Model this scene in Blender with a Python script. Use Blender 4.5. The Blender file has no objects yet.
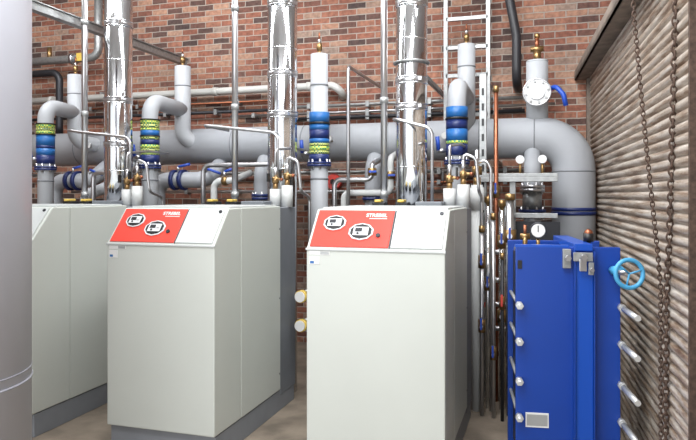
import bpy, bmesh, math, random
from mathutils import Vector, Matrix
random.seed(4)
S = bpy.context.scene
S.view_settings.view_transform = 'Standard'

# ------------------------------------------------------------ materials
def lin(c):
    return tuple(((v/255)/12.92 if v/255 <= .04045 else ((v/255+.055)/1.055)**2.4) for v in c)+(1,)
MATS = {}
def mat(name, col, rough=.5, metal=0., var=0., vscale=6., bump=0., bscale=60., coat=0.):
    m = bpy.data.materials.new(name); m.use_nodes = True
    nt = m.node_tree; N = nt.nodes; L = nt.links
    b = N['Principled BSDF']
    b.inputs['Base Color'].default_value = lin(col)
    b.inputs['Roughness'].default_value = rough
    b.inputs['Metallic'].default_value = metal
    if coat: b.inputs['Coat Weight'].default_value = coat
    tc = N.new('ShaderNodeTexCoord')
    if var:
        n = N.new('ShaderNodeTexNoise'); n.inputs['Scale'].default_value = vscale
        n.inputs['Detail'].default_value = 6
        L.new(tc.outputs['Object'], n.inputs['Vector'])
        r = N.new('ShaderNodeValToRGB')
        c = lin(col)
        r.color_ramp.elements[0].position = .3; r.color_ramp.elements[1].position = .7
        r.color_ramp.elements[0].color = tuple(x*(1-var) for x in c[:3])+(1,)
        r.color_ramp.elements[1].color = tuple(min(1, x*(1+var*.5)) for x in c[:3])+(1,)
        L.new(n.outputs['Fac'], r.inputs['Fac']); L.new(r.outputs['Color'], b.inputs['Base Color'])
    if bump:
        n = N.new('ShaderNodeTexNoise'); n.inputs['Scale'].default_value = bscale
        n.inputs['Detail'].default_value = 4
        L.new(tc.outputs['Object'], n.inputs['Vector'])
        bp = N.new('ShaderNodeBump'); bp.inputs['Strength'].default_value = bump
        bp.inputs['Distance'].default_value = .01
        L.new(n.outputs['Fac'], bp.inputs['Height']); L.new(bp.outputs['Normal'], b.inputs['Normal'])
    MATS[name] = m
    return m
def tape(name, c1, c2, scale):
    m = mat(name, c1, .45); nt = m.node_tree; N = nt.nodes; L = nt.links
    tc = N.new('ShaderNodeTexCoord'); ck = N.new('ShaderNodeTexChecker'); ck.inputs['Scale'].default_value = scale
    ck.inputs['Color1'].default_value = lin(c1); ck.inputs['Color2'].default_value = lin(c2)
    L.new(tc.outputs['Object'], ck.inputs[0]); L.new(ck.outputs[0], N['Principled BSDF'].inputs['Base Color'])
    return m

WHITE = mat('boiler_white', (192, 196, 190), .38, var=.03, vscale=2)
PANELW = mat('panel_white', (188, 192, 191), .35)
BGREY = mat('boiler_base_grey', (128, 132, 138), .5, var=.08)
BREAR = mat('boiler_rear_grey', (112, 116, 122), .5, var=.08)
RED = mat('panel_red', (212, 66, 54), .35)
BLACK = mat('black_plastic', (22, 22, 24), .45)
DARK = mat('dark_steel', (55, 56, 60), .45, .6)
LGREY = mat('light_plastic', (205, 207, 208), .3)
CHROME = mat('polished_stainless', (232, 234, 236), .10, 1., bump=.05, bscale=4)
STEEL = mat('brushed_steel', (190, 190, 192), .28, .92)
ZINC = mat('zinc_plated', (206, 208, 208), .35, .55)
GALV = mat('galvanised', (156, 158, 158), .45, .65, var=.2, vscale=30)
INS = mat('insulation_grey', (156, 159, 164), .6, var=.06, vscale=3, bump=.08, bscale=30)
INS2 = mat('insulation_light', (168, 171, 175), .55, var=.06, vscale=4)
SEAM = mat('insulation_seam', (120, 123, 127), .6)
PVC = mat('white_pvc', (192, 192, 188), .4)
STUB = mat('cream_lagging', (196, 198, 197), .5)
TANKM = mat('tank_jacket', (180, 182, 191), .42, var=.03, vscale=1.5)
TBAND = mat('tank_band', (150, 151, 160), .4)
BRASS = mat('brass', (160, 130, 88), .34, .85, var=.25, vscale=40)
COPPER = mat('copper', (156, 98, 72), .38, .8, var=.2, vscale=20)
LIME = tape('tape_green_yellow', (204, 206, 84), (70, 140, 92), 55)
TGREEN = tape('tape_green_dark', (40, 84, 66), (190, 196, 110), 65)
TBLUE = mat('tape_blue', (34, 98, 162), .4)
NAVY = mat('flange_navy', (26, 42, 96), .4)
BLUE = mat('exchanger_blue', (10, 58, 146), .36, var=.06, vscale=3)
BLUE2 = mat('exchanger_blue_bar', (16, 72, 168), .3)
LBLUE = mat('handwheel_blue', (70, 152, 196), .4)
HBLUE = mat('lever_blue', (28, 70, 168), .4)
YEL = mat('yellow_cap', (206, 176, 84), .45)
RUST = mat('rusty_chain', (88, 70, 60), .7, .4, var=.5, vscale=60)
RUSTB = mat('rusty_beam', (124, 112, 102), .75, .1, var=.35, vscale=8)
RUBBER = mat('rubber_hose', (38, 38, 42), .5)
PAPER = mat('paper_label', (214, 214, 212), .6)
PLATE = mat('rating_plate', (160, 162, 162), .4, .3)

def coords(nt, a, b_):
    tc = nt.nodes.new('ShaderNodeTexCoord'); s = nt.nodes.new('ShaderNodeSeparateXYZ')
    c = nt.nodes.new('ShaderNodeCombineXYZ')
    nt.links.new(tc.outputs['Object'], s.inputs[0])
    nt.links.new(s.outputs[a], c.inputs[0]); nt.links.new(s.outputs[b_], c.inputs[1])
    return tc, c
def brick_mat(name, ax):
    m = bpy.data.materials.new(name); m.use_nodes = True
    nt = m.node_tree; N = nt.nodes; L = nt.links; b = N['Principled BSDF']
    tc, c = coords(nt, ax, 2)
    wn = N.new('ShaderNodeTexNoise'); wn.inputs['Scale'].default_value = 9; L.new(tc.outputs['Object'], wn.inputs['Vector'])
    va = N.new('ShaderNodeVectorMath'); va.operation = 'MULTIPLY_ADD'; va.inputs[1].default_value = (.014, .014, 0)
    L.new(wn.outputs['Color'], va.inputs[0]); L.new(c.outputs[0], va.inputs[2])
    br = N.new('ShaderNodeTexBrick')
    br.inputs['Color1'].default_value = (0, 0, 0, 1); br.inputs['Color2'].default_value = (1, 1, 1, 1)
    br.inputs['Mortar'].default_value = (.5, .5, .5, 1)
    br.inputs['Scale'].default_value = 1; br.inputs['Mortar Size'].default_value = .0065
    br.inputs['Mortar Smooth'].default_value = .4
    br.inputs['Brick Width'].default_value = .215; br.inputs['Row Height'].default_value = .07
    L.new(va.outputs[0], br.inputs['Vector'])
    r = N.new('ShaderNodeValToRGB'); e = r.color_ramp.elements
    cols = [(0, (82, 66, 62)), (.16, (112, 80, 70)), (.34, (144, 92, 74)), (.52, (156, 102, 82)), (.7, (166, 116, 94)), (.86, (184, 144, 120)), (1, (150, 132, 120))]
    e[0].position = 0; e[0].color = lin(cols[0][1]); e[1].position = 1; e[1].color = lin(cols[-1][1])
    for p, q in cols[1:-1]:
        x = e.new(p); x.color = lin(q)
    L.new(br.outputs['Color'], r.inputs['Fac'])
    n3 = N.new('ShaderNodeTexNoise'); n3.inputs['Scale'].default_value = 22; n3.inputs['Detail'].default_value = 6
    L.new(tc.outputs['Object'], n3.inputs['Vector'])
    r3 = N.new('ShaderNodeValToRGB'); r3.color_ramp.elements[0].position = .3; r3.color_ramp.elements[1].position = .65
    r3.color_ramp.elements[0].color = (.6, .58, .58, 1); r3.color_ramp.elements[1].color = (1.1, 1.08, 1.07, 1)
    L.new(n3.outputs['Fac'], r3.inputs[0])
    m3 = N.new('ShaderNodeMixRGB'); m3.blend_type = 'MULTIPLY'; m3.inputs[0].default_value = 1
    L.new(r.outputs[0], m3.inputs[1]); L.new(r3.outputs[0], m3.inputs[2])
    mx = N.new('ShaderNodeMixRGB'); L.new(br.outputs['Fac'], mx.inputs[0]); L.new(m3.outputs[0], mx.inputs[1])
    mx.inputs[2].default_value = lin((168, 160, 150))
    n = N.new('ShaderNodeTexNoise'); n.inputs['Scale'].default_value = 1.1; n.inputs['Detail'].default_value = 8
    L.new(tc.outputs['Object'], n.inputs['Vector'])
    r2 = N.new('ShaderNodeValToRGB'); r2.color_ramp.elements[0].position = .35; r2.color_ramp.elements[1].position = .62
    r2.color_ramp.elements[0].color = (.7, .7, .71, 1); r2.color_ramp.elements[1].color = (1, 1, 1, 1)
    L.new(n.outputs['Fac'], r2.inputs[0])
    mm = N.new('ShaderNodeMixRGB'); mm.blend_type = 'MULTIPLY'; mm.inputs[0].default_value = 1
    L.new(mx.outputs[0], mm.inputs[1]); L.new(r2.outputs[0], mm.inputs[2])
    L.new(mm.outputs[0], b.inputs['Base Color']); b.inputs['Roughness'].default_value = .85
    bp = N.new('ShaderNodeBump'); bp.invert = True; bp.inputs['Strength'].default_value = .6; bp.inputs['Distance'].default_value = .01
    L.new(br.outputs['Fac'], bp.inputs['Height']); L.new(bp.outputs[0], b.inputs['Normal'])
    return m
BRICKX = brick_mat('brick_back', 0); BRICKY = brick_mat('brick_side', 1)
CONC = mat('floor_concrete', (136, 124, 110), .65, var=.4, vscale=4, bump=.2)
CEIL = mat('ceiling_paint', (200, 200, 200), .8, var=.1)

def shutter_mat():
    m = bpy.data.materials.new('shutter_slats'); m.use_nodes = True
    nt = m.node_tree; N = nt.nodes; L = nt.links; b = N['Principled BSDF']
    tc = N.new('ShaderNodeTexCoord')
    mp = N.new('ShaderNodeMapping'); mp.inputs['Scale'].default_value = (1, .9, 16)
    L.new(tc.outputs['Object'], mp.inputs[0])
    n = N.new('ShaderNodeTexNoise'); n.inputs['Scale'].default_value = 2.0; n.inputs['Detail'].default_value = 10; n.inputs['Roughness'].default_value = .75
    L.new(mp.outputs[0], n.inputs['Vector'])
    r = N.new('ShaderNodeValToRGB'); e = r.color_ramp.elements
    e[0].position = .34; e[0].color = lin((98, 74, 58)); e[1].position = .68; e[1].color = lin((206, 200, 192))
    x = e.new(.44); x.color = lin((144, 124, 106)); x = e.new(.53); x.color = lin((178, 167, 155))
    L.new(n.outputs['Fac'], r.inputs[0]); L.new(r.outputs[0], b.inputs['Base Color'])
    b.inputs['Roughness'].default_value = .42; b.inputs['Metallic'].default_value = .25
    n2 = N.new('ShaderNodeTexNoise'); n2.inputs['Scale'].default_value = 25
    L.new(tc.outputs['Object'], n2.inputs['Vector'])
    bp = N.new('ShaderNodeBump'); bp.inputs['Strength'].default_value = .3; bp.inputs['Distance'].default_value = .01
    L.new(n2.outputs['Fac'], bp.inputs['Height']); L.new(bp.outputs['Normal'], b.inputs['Normal'])
    return m
SHUT = shutter_mat()

# ------------------------------------------------------------ mesh builder
def fillet_path(pts, R, n=7):
    pts = [Vector(p) for p in pts]
    out = [pts[0]]
    for i in range(1, len(pts)-1):
        a, p, c = pts[i-1], pts[i], pts[i+1]
        d1 = (a-p).normalized(); d2 = (c-p).normalized()
        ang = math.pi - d1.angle(d2)
        if ang < .02 or R <= 0: out.append(p); continue
        t = min(R*math.tan(ang/2), (a-p).length*.49, (c-p).length*.49)
        P0 = p+d1*t; P2 = p+d2*t; w = math.cos(ang/2)
        for k in range(n+1):
            s = k/n; q = (1-s)**2; u = 2*w*s*(1-s); v = s*s
            out.append((P0*q+p*u+P2*v)/(q+u+v))
    out.append(pts[-1])
    return out

class B:
    def __init__(s, name):
        s.name = name; s.bm = bmesh.new(); s.mats = []
    def mi(s, m):
        if m not in s.mats: s.mats.append(m)
        return s.mats.index(m)
    def _add(s, t, m, M=None, smooth=False):
        i = s.mi(m)
        for f in t.faces:
            f.material_index = i
            if smooth is True: f.smooth = True
        if M is not None: t.transform(M)
        me = bpy.data.meshes.new('t'); t.to_mesh(me); t.free(); s.bm.from_mesh(me); bpy.data.meshes.remove(me)
    def box(s, x0, x1, y0, y1, z0, z1, m, bev=.004, M=None):
        t = bmesh.new(); bmesh.ops.create_cube(t, size=1)
        for v in t.verts:
            v.co = Vector(((x0+x1)/2+v.co.x*(x1-x0), (y0+y1)/2+v.co.y*(y1-y0), (z0+z1)/2+v.co.z*(z1-z0)))
        if bev: bmesh.ops.bevel(t, geom=t.edges[:], offset=bev, segments=2, affect='EDGES', profile=.5)
        s._add(t, m, M)
    def prism(s, poly, x0, x1, m, bev=.006, M=None):   # poly of (y,z)
        t = bmesh.new()
        a = [t.verts.new((x0, y, z)) for y, z in poly]; b = [t.verts.new((x1, y, z)) for y, z in poly]
        t.faces.new(a); t.faces.new(b[::-1]); n = len(poly)
        for i in range(n): t.faces.new((a[i], b[i], b[(i+1) % n], a[(i+1) % n]))
        bmesh.ops.recalc_face_normals(t, faces=t.faces[:])
        if bev: bmesh.ops.bevel(t, geom=t.edges[:], offset=bev, segments=2, affect='EDGES', profile=.5)
        s._add(t, m, M)
    def tube(s, pts, r, m, R=0, seg=20, M=None, n=7):
        P = fillet_path(pts, R, n)
        rs = r if isinstance(r, (list, tuple)) else [r]*len(P)
        t = bmesh.new(); rings = []
        T = [(P[min(i+1, len(P)-1)]-P[max(i-1, 0)]).normalized() for i in range(len(P))]
        up = Vector((0, 0, 1)) if abs(T[0].z) < .9 else Vector((1, 0, 0))
        u = T[0].cross(up).normalized()
        for i, p in enumerate(P):
            if i: u = (u-T[i]*u.dot(T[i])).normalized()
            v = T[i].cross(u)
            rings.append([t.verts.new(p+(u*math.cos(a)+v*math.sin(a))*rs[i]) for a in [2*math.pi*k/seg for k in range(seg)]])
        for i in range(len(P)-1):
            for k in range(seg):
                f = t.faces.new((rings[i][k], rings[i][(k+1) % seg], rings[i+1][(k+1) % seg], rings[i+1][k])); f.smooth = True
        t.faces.new(rings[0][::-1]); t.faces.new(rings[-1])
        bmesh.ops.recalc_face_normals(t, faces=t.faces[:])
        s._add(t, m, M)
    def cyl(s, p0, p1, r, m, seg=24, M=None):
        s.tube([p0, p1], r, m, seg=seg, M=M)
    def vc(s, x, y, z0, z1, r, m, seg=24): s.cyl((x, y, z0), (x, y, z1), r, m, seg)
    def torus(s, c, axis, R, r, m, seg=32, rs=10, M=None, sx=1, sy=1):
        q = Vector(axis).to_track_quat('Z', 'Y').to_matrix().to_4x4()
        t = bmesh.new(); g = []
        for i in range(seg):
            a = 2*math.pi*i/seg
            g.append([t.verts.new(((R+r*math.cos(b))*math.cos(a)*sx, (R+r*math.cos(b))*math.sin(a)*sy, r*math.sin(b))) for b in [2*math.pi*k/rs for k in range(rs)]])
        for i in range(seg):
            for k in range(rs):
                f = t.faces.new((g[i][k], g[(i+1) % seg][k], g[(i+1) % seg][(k+1) % rs], g[i][(k+1) % rs])); f.smooth = True
        MM = Matrix.Translation(c) @ q
        s._add(t, m, (M @ MM) if M is not None else MM)
    def ball(s, c, r, m, sc=(1, 1, 1)):
        t = bmesh.new(); bmesh.ops.create_uvsphere(t, u_segments=16, v_segments=10, radius=r)
        for v in t.verts: v.co = Vector((v.co.x*sc[0]+c[0], v.co.y*sc[1]+c[1], v.co.z*sc[2]+c[2]))
        s._add(t, m, None, True)
    def text(s, txt, size, M, m):
        cu = bpy.data.curves.new('t', 'FONT'); cu.body = txt; cu.size = size; cu.extrude = .0008; cu.offset = .0008
        o = bpy.data.objects.new('t', cu); S.collection.objects.link(o)
        bpy.context.view_layer.update()
        me = bpy.data.meshes.new_from_object(o.evaluated_get(bpy.context.evaluated_depsgraph_get()))
        bpy.data.objects.remove(o)
        t = bmesh.new(); t.from_mesh(me); s._add(t, m, M)
    def done(s, rot=0, pivot=None, parent=None):
        if rot:
            p = Vector(pivot); s.bm.transform(Matrix.Translation(p) @ Matrix.Rotation(rot, 4, 'Z') @ Matrix.Translation(-p))
        xs = [v.co for v in s.bm.verts]
        c = Vector(((min(v.x for v in xs)+max(v.x for v in xs))/2, (min(v.y for v in xs)+max(v.y for v in xs))/2, min(v.z for v in xs)))
        s.bm.transform(Matrix.Translation(-c))
        me = bpy.data.meshes.new(s.name); s.bm.to_mesh(me); s.bm.free()
        for m in s.mats: me.materials.append(m)
        o = bpy.data.objects.new(s.name, me); o.location = c; S.collection.objects.link(o)
        if parent is not None:
            o.parent = parent; o.location = c-parent.location
        return o

def flange(b, x, y, z, r, m=NAVY, t=.03, bolts=8):
    b.vc(x, y, z-t, z-.003, r, m, 32); b.vc(x, y, z+.003, z+t, r, m, 32)
    for i in range(bolts):
        a = 2*math.pi*(i+.5)/bolts; bx = x+math.cos(a)*r*.84; by = y+math.sin(a)*r*.84
        b.vc(bx, by, z-t-.025, z+t+.025, .011, STEEL, 6)
def lever(b, p, d, m=HBLUE, l=.14):
    p = Vector(p); d = Vector(d).normalized()
    b.cyl(p, p+Vector((0, 0, .05)), .014, STEEL, 10)
    q = p+Vector((0, 0, .05)); b.tube([q, q+d*.04, q+d*l], .014, m, R=.02, seg=8)
def vent(b, x, y, z):
    b.vc(x, y, z, z+.04, .018, BRASS, 12); b.vc(x, y, z+.04, z+.1, .026, BRASS, 12)
    b.vc(x, y, z+.1, z+.14, .014, STEEL, 12); b.vc(x, y, z+.14, z+.2, .009, COPPER, 8)

# ------------------------------------------------------------ room
def slab(name, x0, x1, y0, y1, z0, z1, m):
    b = B(name); b.box(x0, x1, y0, y1, z0, z1, m, 0)
    bm = b.bm; me = bpy.data.meshes.new(name); bm.to_mesh(me); bm.free(); me.materials.append(m)
    o = bpy.data.objects.new(name, me); S.collection.objects.link(o)
slab('floor', -7.6, 2.2, -1.5, 7.2, -.1, 0, CONC)
slab('wall_back', -7.6, 2.2, 7.0, 7.2, 0, 4.7, BRICKX)
slab('wall_left', -7.8, -7.6, -1.5, 7.2, 0, 4.7, BRICKY)
slab('wall_right', 2.2, 2.4, -1.5, 7.2, 0, 4.7, BRICKY)
slab('ceiling', -7.8, 2.4, -1.5, 7.2, 4.7, 4.8, CEIL)

# roller shutter (slightly skew to the boiler row)
def wallx(y): return .45+.05*(7-y)
b = B('roller_shutter')
t = bmesh.new(); prof = []; z = .02; p = .054
while z < 2.9:
    for k in range(8):
        a = math.pi*k/7
        prof.append((.024*math.sin(a)**.7 if 0 < k < 7 else 0, z+p*.5*(1-math.cos(a))*.84))
    z += p
ys = [6.97-.2*i for i in range(33)]
cols_ = []
for y in ys:
    cols_.append([t.verts.new((wallx(y)-o_+random.uniform(-.0008, .0008), y, zz+random.uniform(-.0009, .0009))) for o_, zz in prof])
for i in range(len(ys)-1):
    for k in range(len(prof)-1):
        f = t.faces.new((cols_[i][k], cols_[i+1][k], cols_[i+1][k+1], cols_[i][k+1])); f.smooth = (k % 8 != 7)
b._add(t, SHUT)
shut = b.done()
def skewbox(b, y0, y1, o0, o1, z0, z1, m):
    t = bmesh.new(); vs = []
    for y in (y0, y1):
        vs.append([t.verts.new((wallx(y)-o, y, z)) for o, z in ((o0, z0), (o1, z0), (o1, z1), (o0, z1))])
    for i in range(4): t.faces.new((vs[0][i], vs[0][(i+1) % 4], vs[1][(i+1) % 4], vs[1][i]))
    t.faces.new(vs[0]); t.faces.new(vs[1][::-1]); bmesh.ops.recalc_face_normals(t, faces=t.faces[:])
    b._add(t, m)
b = B('shutter_lintel_beam')
skewbox(b, .6, 6.98, -.08, .16, 2.90, 2.93, RUSTB)
skewbox(b, .6, 6.98, .14, .16, 2.90, 2.99, RUSTB)
skewbox(b, .6, 6.98, -.06, -.02, 2.90, 3.14, RUSTB)
b.done(parent=shut)
b = B('shutter_guide_rail')
skewbox(b, 6.88, 6.96, .0, .05, 0, 2.9, RUSTB); b.done(parent=shut)
b = B('rusty_post'); skewbox(b, 2.62, 2.72, .02, .12, 0, 2.9, RUSTB); skewbox(b, 2.66, 2.68, .12, .15, 0, 2.9, RUST); b.done(parent=shut)

def chain(name, pts, R=.010, r=.0034):
    b = B(name); P = [Vector(q) for q in pts]
    seglen = [(P[i+1]-P[i]).length for i in range(len(P)-1)]; tot = sum(seglen); s = 0; k = 0; step = R*2.35
    while s < tot:
        a = s; i = 0
        while i < len(seglen)-1 and a > seglen[i]: a -= seglen[i]; i += 1
        d = (P[i+1]-P[i]).normalized(); c = P[i]+d*a
        x = d; yv = Vector((0, 1, 0)) if k % 2 else d.cross(Vector((0, 1, 0))).normalized()
        yv = (yv-x*yv.dot(x)).normalized(); zv = x.cross(yv)
        M = Matrix((x, yv, zv)).transposed().to_4x4(); M.translation = c
        b.torus((0, 0, 0), (0, 0, 1), R, r, RUST, 12, 6, M=M, sx=1.5, sy=.95)
        s += step; k += 1
    b.done()
chain('hanging_chain', [(.425, 3.6, 2.89), (.445, 3.6, 2.6), (.478, 3.6, 2.2), (.52, 3.6, 1.75), (.55, 3.6, 1.45), (.566, 3.6, 1.25), (.568, 3.6, .0)])
chain('hanging_chain', [(.605, 3.40, 2.89), (.598, 3.44, 2.2), (.590, 3.5, 1.5), (.584, 3.55, 1.2), (.584, 3.58, .0)], R=.014, r=.0052)

# ------------------------------------------------------------ boilers
def boiler(xl, W):
    xr = xl+W
    b = B('boiler')
    b.prism([(3.65, .17), (3.65, 1.396), (3.85, 1.63), (4.03, 1.63), (4.03, .17)], xl, xr, WHITE, .008)
    b.box(xl, xr, 4.034, 4.72, .17, 1.63, WHITE, .006)
    b.box(xl+.01, xr-.004, 4.725, 5.05, .12, 1.62, BREAR, .006)
    b.box(xl+.01, xr-.008, 3.68, 5.03, .0, .165, BGREY, .004)
    b.box(xl-.004, xr+.004, 3.642, 3.66, 1.385, 1.398, PANELW, .003)
    v = Vector((0, .2, .234)).normalized(); u = Vector((1, 0, 0)); n = u.cross(v)
    M = Matrix((u, v, n)).transposed().to_4x4(); M.translation = Vector((xl, 3.65, 1.396))
    b.box(.018, .51, .012, .296, 0, .008, RED, .004, M)
    b.box(.522, W-.018, .012, .296, 0, .010, PANELW, .004, M)
    b.box(.512, .520, .01, .298, 0, .003, DARK, 0, M)
    for cu, cv, w in ((.145, .19, .074), (.325, .125, .080)):
        MM = M @ Matrix.Translation((cu, cv, .008)) @ Matrix.Diagonal((1, .80, 1, 1))
        b.cyl((0, 0, 0), (0, 0, .006), w, LGREY, 10, MM)
        b.cyl((0, 0, .004), (0, 0, .008), w*.86, BLACK, 10, MM)
        b.box(-w*.6, w*.6, -w*.5, w*.5, .007, .012, LGREY, .003, MM)
        b.box(-w*.45, w*.1, -w*.1, w*.35, .012, .0135, DARK, .001, MM)
        b.cyl((w*.35, w*.1, .01), (w*.35, w*.1, .02), w*.16, PAPER, 16, MM)
        b.cyl((-w*.2, -w*.3, .01), (-w*.2, -w*.3, .016), w*.1, DARK, 12, MM)
    b.cyl((.435, .10, .008), (.435, .10, .016), .014, DARK, 16, M)
    b.cyl((W-.045, .27, .008), (W-.045, .27, .016), .012, DARK, 16, M)
    b.text('STREBEL', .036, M @ Matrix.Translation((.335, .242, .009)), PAPER)
    b.box(.36, .47, .226, .231, .008, .0095, PAPER, 0, M)
    b.box(xl+.02, xl+.085, 3.6475, 3.651, 1.30, 1.35, PAPER, 0); b.box(xl+.025, xl+.05, 3.647, 3.65, 1.305, 1.32, TBLUE, 0)
    b.box(xl+.02, xl+.15, 3.6475, 3.651, 1.358, 1.382, PAPER, 0); b.box(xl+.09, xl+.145, 3.647, 3.65, 1.361, 1.379, PLATE, 0)
    for zz in (.3, .9, 1.45):
        b.cyl((xr-.002, 4.70, zz), (xr+.002, 4.70, zz), .006, DARK, 8)
    b.box(xl+.02, xr-.02, 3.9, 4.68, 1.628, 1.642, PANELW, .003)
    for dx in (.12, .30):
        b.box(xl+dx, xl+dx+.1, 4.75, 4.85, 1.62, 1.665, BLACK, .006)
        b.box(xl+dx+.02, xl+dx+.07, 4.74, 4.84, 1.665, 1.685, YEL, .006)
    b.box(xl+.46, xl+.66, 4.72, 4.9, 1.62, 1.67, BREAR, .006)
    return b.done()
boilers = [boiler(xl, W) for xl, W in ((-4.27, .82), (-2.825, .81), (-1.388, .845))]

# flues
for x, zs in ((-3.91, (2.2, 2.62, 3.35)), (-2.21, (2.42, 2.78, 3.4)), (-1.056, (2.44, 2.66, 3.3))):
    b = B('flue_pipe')
    b.vc(x, 5.22, .0, 4.7, .13, CHROME, 48)
    for z in zs:
        b.vc(x, 5.22, z-.03, z+.03, .1335, STEEL, 48)
        for q in (-.026, .026): b.torus((x, 5.22, z+q), (0, 0, 1), .133, .005, CHROME, 48)
        b.box(x+.08, x+.11, 5.08, 5.12, z-.015, z+.015, STEEL, .002)
    for z in (1.95, 3.0, 3.75): b.torus((x, 5.22, z), (0, 0, 1), .130, .004, CHROME, 48)
    if x > -2:
        z = 2.81
        b.torus((x, 5.22, z), (0, 0, 1), .142, .01, GALV, 40); b.box(x-.02, x+.02, 5.36, 7.0, z-.02, z+.02, GALV, .003)
    b.done()

for bo, x in zip(boilers, (-4.10, -2.55, -1.23)):
    b = B('steel_vent_pipe'); b.vc(x, 4.98, 1.62, 4.7, .027, STEEL, 20)
    for z in (1.7, 2.45, 3.3): b.vc(x, 4.98, z, z+.05, .034, GALV, 20)
    b.done(parent=bo)
for bo, x in zip(boilers, (-3.59, -2.14, -.84)):
    b = B('condensate_pipe'); b.tube([(x-.32 if x > -1 else x-.72, 5.45, 2.33), (x-.32 if x > -1 else x-.72, 4.96, 2.33), (x, 4.96, 2.24), (x, 4.96, 1.62)], .013, STEEL, R=.08, seg=12)
    b.done(parent=bo)
for bo, xr in zip(boilers, (-3.45, -2.0, -.55)):
    b = B('valve_set')
    for dx, h in ((-.15, 1.77), (-.045, 1.80)):
        x = xr+dx
        b.vc(x, 4.93, 1.62, h, .048, STUB); b.vc(x, 4.93, h, h+.05, .022, BRASS, 12)
        b.vc(x, 4.93, h+.05, h+.10, .030, BRASS, 8); b.vc(x, 4.93, h+.10, h+.18, .015, STEEL, 12)
        b.cyl((x, 4.93, h+.08), (x+.06, 4.9, h+.08), .012, BRASS, 10)
        b.ball((x+.065, 4.9, h+.08), .016, COPPER)
        b.box(x-.05, x-.035, 4.86, 4.9, h+.06, h+.13, BLACK, .002)
    b.tube([(xr-.045, 4.93, 1.96), (xr-.045, 4.93, 2.04), (xr+.05, 4.93, 2.0), (xr+.07, 4.95, 1.75), (xr+.07, 5.15, 1.7), (xr+.07, 5.15, 0)], .013, STEEL, R=.05, seg=10)
    b.tube([(xr-.15, 4.93, 1.93), (xr-.15, 4.93, 2.10), (xr-.1, 5.2, 2.13), (xr-.1, 5.5, 2.13)], .012, STEEL, R=.04, seg=10)
    b.done(parent=bo)

# ------------------------------------------------------------ header pipe
HZ = 2.26
b = B('header_pipe')
b.tube([(-7.5, 6.3, HZ), (.255, 6.3, HZ), (.255, 6.3, 0)], .192, INS, R=.31, seg=48, n=14)
for x in (-6.2, -5.2, -4.3, -3.2, -2.4, -1.5, -.6, -.1):
    b.cyl((x, 6.3, HZ), (x+.012, 6.3, HZ), .1935, SEAM, 48)
b.vc(.255, 6.3, 1.93, 1.945, .1935, SEAM, 48)
flange(b, .255, 6.3, 1.57, .198, NAVY, .035, 12)
for x in (-6.6, -4.7, -2.6, -.45):
    b.box(x-.02, x+.02, 6.28, 6.98, HZ-.24, HZ-.2, GALV, .003); b.torus((x, 6.3, HZ), (1, 0, 0), .200, .01, GALV, 40)
for x in (-2.75, -1.3):
    b.vc(x, 6.3, HZ+.19, HZ+.28, .03, STEEL, 12); b.vc(x, 6.3, HZ+.28, HZ+.33, .04, BRASS, 8); b.cyl((x, 6.3, HZ+.3), (x+.1, 6.25, HZ+.3), .012, YEL, 8)
header = b.done()

def riser(x, bands, Yb, ztop, zel=2.66, straight=False, xs=None):
    b = B('insulated_riser_pipe'); xs = x if xs is None else xs; r = .080
    if straight:
        b.tube([(x, 5.5, 0), (x, 5.5, ztop)], r, INS2, seg=28)
        b.tube([(x, 5.5, zel-.08), (x-.01, 5.53, zel-.08), (xs, 6.3, zel-.08), (xs, 6.3, HZ+.1)], r*.8, INS2, R=.14, seg=28)
        vent(b, x, 5.5, ztop)
        b.vc(x, 5.5, zel+.05, zel+.065, r+.003, SEAM, 28)
    else:
        b.tube([(x, 5.5, 0), (x, 5.5, zel), (xs, Yb, zel-.02)], r, INS2, R=.14, seg=28)
        if Yb < 6.15:
            b.tube([(xs, Yb, ztop), (xs, Yb, HZ+.06), (xs+.2, 6.3, HZ)], r+.006, INS2, R=.14, seg=28)
        else: b.vc(xs, Yb, HZ+.05, ztop, r+.004, INS2, 28)
        b.torus((xs, Yb, ztop-.008), (0, 0, 1), r-.008, .012, INS2, 28)
        vent(b, xs, Yb, ztop)
        b.vc(xs, Yb, ztop-.22, ztop-.208, r+.007, SEAM, 28)
    z = 2.47
    for m, h in bands:
        b.vc(x, 5.5, z-h+.001, z, r+(.012 if m is not BLACK else .018), m, 32); z -= h
    flange(b, x, 5.5, 2.0, r+.03, NAVY, .02, 8)
    b.vc(x, 5.5, 1.86, 1.875, r+.004, SEAM, 28)
    b.cyl((x-.09, 5.48, 2.1), (x-.16, 5.46, 2.1), .02, STEEL, 12)
    b.tube([(x-.15, 5.46, 2.1), (x-.16, 5.45, 2.22)], .018, HBLUE, seg=10)
    b.done()
riser(-5.02, [(BLACK, .012), (LIME, .04), (TGREEN, .03), (LIME, .03), (BLACK, .012), (TBLUE, .11), (NAVY, .03), (TBLUE, .07), (NAVY, .09)], 5.95, 3.06)
riser(-3.75, [(BLACK, .012), (LIME, .04), (TGREEN, .04), (LIME, .02), (TBLUE, .05), (BLACK, .012), (TGREEN, .03), (NAVY, .05), (LIME, .04), (TGREEN, .03), (LIME, .03), (NAVY, .08)], 6.1, 3.11)
riser(-1.965, [(TBLUE, .09), (BLACK, .02), (TBLUE, .05), (NAVY, .08), (TBLUE, .04), (TGREEN, .03), (LIME, .04), (TGREEN, .03), (NAVY, .07)], 6.3, 3.0, straight=True, xs=-2.27)
riser(-.719, [(TBLUE, .09), (BLACK, .02), (NAVY, .08), (TBLUE, .1), (LIME, .025), (NAVY, .1)], 6.2, 3.16)

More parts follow.
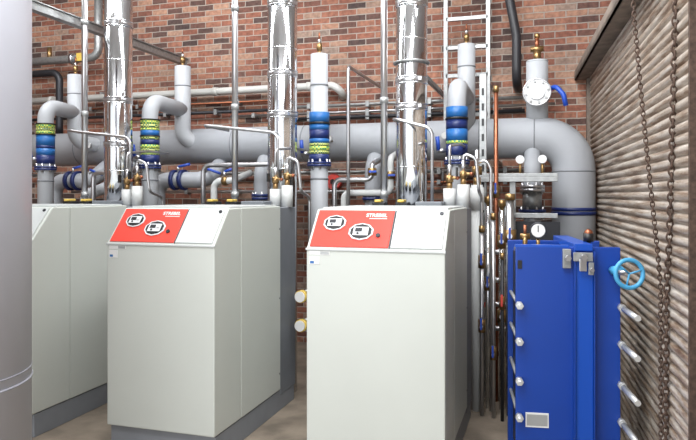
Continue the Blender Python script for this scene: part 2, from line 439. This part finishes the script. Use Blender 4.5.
for x in (-2.82, -1.62):
    b = B('drop_pipe')
    b.tube([(x, 6.3, HZ-.05), (x, 6.12, HZ-.3), (x, 6.12, 0)], .085, INS, R=.1); flange(b, x, 6.12, 1.70, .11); b.done(parent=header)
for x0, x1 in ((-5.35, -4.85), (-4.0, -3.4)):
    b = B('branch_pipe')
    b.tube([(x0, 6.0, 0), (x0, 6.0, 1.88), (x1, 6.0, 1.88), (x1+.05, 6.3, 2.1)], .085, INS, R=.14)
    b.cyl((x0+.2, 6, 1.88), (x0+.24, 6, 1.88), .11, NAVY); b.cyl((x0+.3, 6, 1.88), (x0+.34, 6, 1.88), .11, NAVY)
    lever(b, (x0+.27, 5.98, 1.97), (1, 0, .2)); lever(b, (x1, 5.98, 1.95), (1, -.2, -.3), l=.2)
    b.done(parent=header)
b = B('branch_pipe')
b.tube([(-4.72, 5.75, 0), (-4.72, 5.75, 1.72), (-4.45, 5.75, 1.8), (-4.45, 6.3, 2.1)], .06, INS2, R=.1); b.done(parent=header)
b = B('small_bore_pipes')
b.tube([(-3.3, 5.75, 0), (-3.3, 5.75, 2.02), (-2.45, 5.75, 2.02), (-2.45, 5.75, 0)], .024, STEEL, R=.08, seg=12)
b.tube([(-3.15, 5.7, 0), (-3.15, 5.7, 1.86), (-2.95, 5.7, 1.86), (-2.95, 6.1, 1.95)], .034, STUB, R=.08, seg=14)
b.cyl((-3.05, 5.7, 1.86), (-3.0, 5.7, 1.86), .046, BRASS, 8); lever(b, (-3.03, 5.69, 1.9), (1, 0, .3), l=.1)
b.tube([(-1.86, 5.62, 0), (-1.86, 5.62, 1.86), (-1.5, 5.62, 1.86), (-1.5, 5.62, 2.0), (-1.5, 6.15, 2.1)], .024, STEEL, R=.06, seg=12)
b.tube([(-1.80, 5.72, 0), (-1.80, 5.72, 1.74), (-1.35, 5.72, 1.74), (-1.35, 5.72, 2.06), (-1.35, 6.15, 2.15)], .03, STUB, R=.06, seg=12)
b.tube([(-1.72, 5.6, 0), (-1.72, 5.6, 2.9), (-1.72, 6.96, 2.9)], .017, STEEL, R=.06, seg=12)
b.tube([(-4.5, 5.6, 0), (-4.5, 5.6, 1.95), (-4.1, 5.6, 1.95), (-4.1, 5.9, 2.05)], .024, STEEL, R=.06, seg=12)
for x, y, z in ((-1.5, 5.62, 1.93), (-1.35, 5.72, 1.9), (-4.3, 5.6, 1.95), (-2.45, 5.75, 1.8)):
    b.vc(x, y, z-.035, z+.035, .042, BRASS, 8); b.cyl((x, y-.07, z), (x, y, z), .012, STEEL, 8); b.box(x-.01, x+.06, y-.08, y-.07, z-.01, z+.01, HBLUE, .002)
b.done(parent=header)
b = B('thermometer_pockets')
for x in (-2.05, -.9, -4.9):
    b.cyl((x, 6.12, HZ), (x, 6.03, HZ+.02), .012, BRASS, 8); b.cyl((x, 6.03, HZ+.02), (x, 6.01, HZ+.02), .035, STEEL, 20); b.cyl((x, 6.01, HZ+.02), (x, 6.008, HZ+.02), .03, PAPER, 20)
b.done(parent=header)

# wall services
b = B('horizontal_service_pipe')
b.tube([(-7.3, 6.86, 2.96), (-2.3, 6.86, 2.96), (-2.2, 6.86, 2.9), (-2.2, 6.98, 2.84)], .042, PVC, R=.08)
for x in (-6.6, -5.4, -4.2, -3.0):
    b.vc(x, 6.86, 2.9, 3.01, .01, GALV, 8); b.box(x-.02, x+.02, 6.86, 6.99, 3.0, 3.03, GALV, .002)
    b.cyl((x+.4, 6.86, 2.96), (x+.46, 6.86, 2.96), .05, PVC)
b.done()
for z, x0, x1, r, m in ((2.74, -2.9, -.2, .018, GALV), (2.66, -3.6, .1, .014, STEEL), (2.60, -2.9, -.2, .022, DARK), (2.83, -5.9, -2.9, .014, COPPER), (2.72, -6.9, -3.1, .02, DARK), (1.98, -7.0, .0, .02, GALV), (1.86, -2.1, -.2, .014, COPPER), (1.76, -5.9, -.9, .018, STEEL)):
    b = B('conduit_run'); b.cyl((x0, 6.92, z), (x1, 6.92, z), r, m, 12)
    k = x0+.3
    while k < x1-.1:
        b.box(k-.02, k+.02, 6.9, 6.995, z-r-.012, z+r+.012, GALV, .002); k += .7
    b.done()
b = B('cable_ladder')
for x in (-.99, -.556): b.box(x-.022, x+.022, 6.68, 6.72, 2.4, 4.7, GALV, .003)
for z in (2.55, 2.96, 3.25, 3.55, 3.85, 4.2): b.box(-.99, -.556, 6.68, 6.71, z-.02, z+.02, GALV, .003)
for z in (2.87, 4.0):
    for x in (-.99, -.556): b.box(x-.015, x+.015, 6.7, 7.0, z-.015, z+.015, GALV, .002)
b.done()
b = B('strut_beam')
b.box(-4.32, -4.24, 3.6, 7.0, 3.33, 3.40, GALV, .003); b.box(-4.34, -4.22, 3.6, 7.0, 3.40, 3.41, GALV, 0)
b.box(-4.31, -4.25, 3.7, 3.76, 3.4, 4.7, GALV, .003); b.done()
b = B('sprinkler_pipes')
b.tube([(-7.5, 6.75, 3.45), (-5.35, 6.75, 3.45), (-5.35, 6.75, 4.7)], .05, GALV, R=.12)
b.tube([(-7.5, 6.7, 3.28), (-5.9, 6.7, 3.28), (-5.9, 6.7, 2.6), (-5.9, 6.7, 2.5)], .045, DARK, R=.12)
for x in (-6.7, -5.75):
    b.cyl((x, 6.75, 3.45), (x+.05, 6.75, 3.45), .075, STEEL)
b.box(-5.62, -5.54, 6.67, 6.7, 3.4, 3.5, YEL, .003); b.vc(-6.1, 6.75, 3.45, 3.62, .03, BRASS, 10)
b.done()
b = B('flexible_hose')
b.tube([(-.37, 6.6, 4.7), (-.36, 6.6, 3.8), (-.27, 6.6, 3.3), (-.27, 6.6, 2.84), (-.27, 6.97, 2.84)], .045, RUBBER, R=.15, seg=16); b.done()
b = B('vertical_conduit'); b.vc(-1.75, 6.978, 1.5, 4.7, .013, GALV, 12); b.done()
b = B('vertical_conduit'); b.vc(-3.05, 6.978, 0, 4.7, .013, GALV, 12); b.done()
b = B('alarm_bell'); b.cyl((-2.3, 6.99, 1.87), (-2.3, 6.9, 1.87), .085, RED, 32); b.cyl((-2.3, 6.9, 1.87), (-2.3, 6.88, 1.87), .03, BLACK, 16); b.done()

b = B('circulation_pump')
x = -.07
b.vc(x, 6.3, 2.4, 2.98, .10, INS2, 32); b.torus((x, 6.3, 2.975), (0, 0, 1), .088, .014, INS2, 32)
b.cyl((x, 6.3, 2.66), (x, 6.12, 2.66), .10, STEEL, 32); b.cyl((x, 6.12, 2.66), (x, 6.08, 2.66), .128, LGREY, 40); b.cyl((x, 6.08, 2.66), (x, 6.06, 2.66), .07, STEEL, 24)
b.torus((x, 6.08, 2.66), (0, 1, 0), .12, .008, STEEL)
for i in range(8):
    a = i*math.pi/4+.2; b.cyl((x+.098*math.cos(a), 6.1, 2.66+.098*math.sin(a)), (x+.098*math.cos(a), 6.055, 2.66+.098*math.sin(a)), .010, PLATE, 6)
b.vc(x, 6.3, 2.98, 3.08, .035, BRASS, 12); b.cyl((x-.06, 6.3, 3.1), (x+.06, 6.3, 3.1), .028, BRASS, 12); b.vc(x, 6.3, 3.1, 3.2, .02, COPPER, 12); b.ball((x, 6.3, 3.22), .028, BRASS)
b.tube([(x+.09, 6.2, 2.70), (x+.17, 6.1, 2.70), (x+.23, 6.05, 2.62), (x+.25, 6.05, 2.52)], .022, HBLUE, R=.06, seg=12)
b.done(parent=header)
b = B('drop_pipe')
b.tube([(-.11, 6.3, HZ-.05), (-.11, 6.05, HZ-.3), (-.11, 6.05, 0)], .075, INS, R=.1)
flange(b, -.11, 6.05, 1.78, .11, STEEL); flange(b, -.11, 6.05, 1.56, .12, NAVY); b.vc(-.11, 6.05, 1.58, 1.76, .085, GALV)
b.done(parent=header)

# ------------------------------------------------------------ pipe rack right of boiler 3
b = B('strut_pipe_rack')
b.box(-.535, -.475, 5.55, 5.61, 0, 2.75, GALV, .003)
for i in range(20): b.box(-.515, -.495, 5.545, 5.552, .1+i*.13, .16+i*.13, BLACK, 0)
b.box(-.285, -.235, 5.55, 5.61, 0, 1.9, GALV, .003)
for z in (1.85, 1.55, 1.1, .65): b.box(-.56, .1, 5.5, 5.55, z-.02, z+.02, GALV, .003)
b.box(-.56, .1, 5.5, 5.85, 1.87, 1.9, GALV, .003)
b.box(-.235, .12, 5.545, 5.56, 0, 1.5, DARK, .003)
# small gauges and vents standing on the rack
for x in (-.2, -.02):
    b.vc(x, 5.6, 1.9, 1.99, .012, BRASS, 8); b.cyl((x, 5.58, 2.02), (x, 5.61, 2.02), .035, STEEL, 20); b.cyl((x, 5.577, 2.02), (x, 5.58, 2.02), .03, PAPER, 20)
b.done()
def vpipe(name, x, y, z1, r, m, valves=(), h=HBLUE):
    b = B(name); b.tube([(x, y, 0), (x, y, z1)], r, m, seg=16)
    b.vc(x, y, z1-.02, z1+.03, r*1.35, BRASS, 10)
    for z in valves:
        b.vc(x, y, z-.05, z+.05, r*1.6, BRASS, 8); b.cyl((x, y, z), (x, y-.06, z), r*.7, STEEL, 10)
        b.box(x-.008, x+.008, y-.068, y-.06, z-.02, z+.07, h, .002)
    b.done()
vpipe('copper_pipe', -.39, 5.47, 2.6, .018, COPPER, (1.75,))
vpipe('steel_pipe', -.44, 5.28, 1.68, .022, CHROME, (1.0,))
vpipe('steel_pipe', -.33, 5.28, 1.65, .024, CHROME, (.75, 1.35))
vpipe('steel_pipe', -.26, 5.15, 1.7, .03, STEEL, (1.4,))
vpipe('steel_pipe', -.38, 5.05, 1.55, .016, STEEL, (.5,))
vpipe('steel_pipe', -.31, 5.0, 1.25, .013, DARK, (.9,), RED)
vpipe('steel_pipe', -.47, 5.08, 1.45, .018, STEEL, (1.2, .7))
b = B('lagged_elbow')
b.tube([(-.52, 5.2, 0), (-.52, 5.2, 1.80)], .046, STUB, R=.08)
b.vc(-.52, 5.2, 1.6, 1.78, .056, STUB); b.vc(-.52, 5.2, 1.80, 1.86, .03, BRASS, 12); b.vc(-.52, 5.2, 1.88, 1.95, .042, BRASS, 8); b.vc(-.52, 5.2, 1.85, 2.08, .02, STEEL, 12)
b.tube([(-.52, 5.2, 1.98), (-.44, 5.2, 2.0), (-.41, 5.2, 1.92), (-.41, 5.2, 1.5), (-.41, 5.2, 0)], .013, STEEL, R=.05, seg=10)
b.done()
b = B('control_box')
b.box(-.355, -.245, 5.42, 5.5, 1.5, 1.66, PLATE, .006); b.box(-.34, -.26, 5.415, 5.42, 1.55, 1.61, LGREY, .002)
b.vc(-.30, 5.47, 0, 1.5, .012, GALV, 8); b.done()
b = B('valve_manifold')
for i, z in enumerate((1.25, 1.02, .82, .62)):
    b.cyl((-.53, 5.41, z), (-.2, 5.41, z), .022, STEEL, 12); b.cyl((-.44, 5.41, z), (-.4, 5.41, z), .034, BRASS, 8)
    b.cyl((-.49, 5.41, z), (-.49, 5.35, z), .012, STEEL, 8); b.cyl((-.49, 5.355, z), (-.49, 5.34, z), .026, RED if i == 2 else DARK, 16)
b.vc(-.53, 5.41, 0, 1.3, .03, STUB); b.vc(-.2, 5.41, 0, 1.3, .03, STEEL); b.done()
b = B('capped_branch_pipes')
b.vc(-1.88, 5.25, 0, 1.1, .04, DARK)
for z in (.88, .64):
    b.cyl((-1.90, 5.25, z), (-1.925, 4.97, z), .042, STUB); b.cyl((-1.924, 4.98, z), (-1.929, 4.93, z), .052, YEL); b.cyl((-1.929, 4.935, z), (-1.930, 4.915, z), .044, PAPER)
b.done()

# ------------------------------------------------------------ plate heat exchanger
b = B('plate_heat_exchanger')
x0, x1, yf = -.165, .415, 3.9
b.box(x0, x1, yf, yf+.045, .05, 1.42, BLUE, .004)
b.box(x0+.03, x1-.03, yf+.045, yf+.5, .12, 1.36, DARK, .01)
for i in range(22): b.box(x0+.035, x1-.035, yf+.06+i*.02, yf+.068+i*.02, .1, 1.38, STEEL, 0)
b.box(x0, x1, yf+.52, yf+.56, .05, 1.42, BLUE, .004)
cx = x0+.375
b.box(cx-.05, cx+.05, yf-.045, yf+.0, .02, 1.37, BLUE2, .006)
b.box(cx+.05, cx+.056, yf-.06, yf, .02, 1.40, BLUE, .002)
b.box(cx-.056, cx-.05, yf-.06, yf, .02, 1.40, BLUE, .002)
b.box(cx-.05, cx+.05, yf-.02, yf+.75, 1.40, 1.44, BLUE2, .003)
b.box(cx-.045, cx+.045, yf+.72, yf+.78, 0, 1.44, BLUE, .003)
b.box(x0+.02, x0+.1, yf-.02, yf+.1, 0, .06, BLUE, .003); b.box(x1-.1, x1-.02, yf-.02, yf+.1, 0, .06, BLUE, .003)
b.box(cx-.115, cx-.07, yf-.03, yf, 1.30, 1.41, GALV, .003)
b.box(cx-.065, cx+.04, yf-.075, yf-.06, 1.345, 1.395, GALV, .003)
b.box(cx-.035, cx+.005, yf-.085, yf-.07, 1.29, 1.36, STEEL, .003)
b.box(cx+.015, cx+.045, yf-.08, yf-.065, 1.27, 1.34, GALV, .003)
b.cyl((cx-.09, yf-.03, 1.36), (cx-.09, yf-.06, 1.36), .018, STEEL, 6); b.cyl((cx-.015, yf-.08, 1.37), (cx-.015, yf-.12, 1.37), .018, STEEL, 6)
b.cyl((cx+.03, yf-.07, 1.30), (cx+.03, yf-.11, 1.30), .012, STEEL, 6)
for z in (1.08, .87, .64, .43):
    for x, ln in ((x1+.002, .33), (x0+.018, .07)):
        b.cyl((x, yf+.6, z), (x, yf-ln, z), .011, ZINC, 12)
        b.cyl((x, yf-.002, z), (x, yf-.045, z), .023, ZINC, 6)
        if ln > .1:
            b.cyl((x, yf-.06, z), (x, yf-ln-.005, z), .016, ZINC, 12); b.torus((x, yf-ln+.01, z), (0, 1, 0), .015, .003, STEEL, 16, 6)
b.box(x0+.055, x0+.185, yf-.004, yf, .37, .455, PAPER, .001); b.box(x0+.062, x0+.178, yf-.005, yf-.003, .38, .445, PLATE, 0)
b.box(x0+.01, x0+.035, yf-.004, yf, 1.29, 1.34, BLACK, .001)
b.box(x0-.003, x0+.3, yf+.0, yf+.05, 1.415, 1.43, BLUE2, .002)
hx = b.done(math.radians(8), (.12, 3.9, 0))
b = B('handwheel_valve')
wx, hz = .43, 1.30
b.torus((wx, 3.70, hz), (.35, -1, .1), .074, .012, LBLUE, 40, 12)
for a in (0.3, 2.4, 4.5):
    b.cyl((wx, 3.70, hz), (wx+.07*math.cos(a), 3.70+.02*math.cos(a), hz+.07*math.sin(a)), .005, LBLUE, 8)
b.cyl((wx-.01, 3.70, hz), (wx-.07, 4.0, hz-.02), .014, STEEL, 12); b.cyl((wx-.04, 3.83, hz), (wx-.06, 3.93, hz-.01), .026, LBLUE, 12)
b.done(parent=hx)
b = B('pressure_gauge')
gx, gy, gz = -.04, 4.15, 1.50
b.cyl((gx, gy, gz), (gx, gy+.03, gz), .05, STEEL, 32); b.cyl((gx, gy-.002, gz), (gx, gy, gz), .043, PAPER, 32); b.torus((gx, gy, gz), (0, 1, 0), .047, .006, DARK, 32)
b.box(gx-.003, gx+.003, gy-.004, gy-.002, gz-.01, gz+.03, BLACK, 0, None)
b.vc(gx, gy+.02, 1.36, gz-.04, .012, BRASS, 10); b.done(parent=hx)
b = B('brass_fitting')
b.vc(-.12, 4.2, 1.36, 1.47, .016, BRASS, 10); b.cyl((-.15, 4.2, 1.46), (-.09, 4.2, 1.46), .018, BRASS, 10); b.vc(-.12, 4.2, 1.46, 1.53, .01, COPPER, 8); b.done(parent=hx)
b = B('temperature_probe')
b.vc(.25, 4.1, 1.36, 1.44, .014, BRASS, 10); b.vc(.25, 4.1, 1.44, 1.49, .03, BLACK, 16); b.ball((.25, 4.1, 1.49), .026, COPPER); b.done(parent=hx)

# ------------------------------------------------------------ foreground insulated tank
b = B('insulated_tank')
cx, cy, r = -2.92, 2.45, .44
b.vc(cx, cy, 0, 4.7, r, TANKM, 96)
for z in (.78, 2.9): b.torus((cx, cy, z), (0, 0, 1), r, .006, TBAND, 96)
b.vc(cx, cy, .83, .836, r+.002, TBAND, 96)
b.done()

# ------------------------------------------------------------ lights
def area(name, loc, target, sx, sy, power, col=(1, 1, 1)):
    l = bpy.data.lights.new(name, 'AREA'); l.shape = 'RECTANGLE'; l.size = sx; l.size_y = sy; l.energy = power; l.color = col
    o = bpy.data.objects.new(name, l); o.location = loc
    o.rotation_euler = (Vector(target)-Vector(loc)).to_track_quat('-Z', 'Y').to_euler(); S.collection.objects.link(o)
area('ceiling_light', (-1.8, 1.2, 4.4), (-2, 5.5, 1.8), 4.5, 1.0, 230, (.98, .99, 1))
area('ceiling_light', (-3.0, 4.7, 4.62), (-3.0, 6.8, 0), 6.0, .4, 215, (.98, .99, 1))
area('ceiling_light', (-.4, 3.6, 4.62), (.3, 5.0, 0), .5, 3.0, 115, (.98, .99, 1))
area('front_fill_light', (-2.4, -1.3, 1.9), (-2.2, 5, 1.6), 5.0, 2.4, 115, (.96, .98, 1))  # added fill from behind the camera to brighten the fronts; no doorway there
w = bpy.data.worlds.new('world'); S.world = w; w.use_nodes = True
w.node_tree.nodes['Background'].inputs[0].default_value = (.94, .97, 1, 1)
w.node_tree.nodes['Background'].inputs[1].default_value = 1.25

# ------------------------------------------------------------ camera
c = bpy.data.cameras.new('camera'); c.sensor_width = 36; c.lens = 36*640/696; c.shift_y = -25/696; c.clip_start = .05
o = bpy.data.objects.new('camera', c); o.location = (0, 0, 1.72); o.rotation_euler = (math.radians(90), 0, math.radians(17.1))
S.collection.objects.link(o); S.camera = o
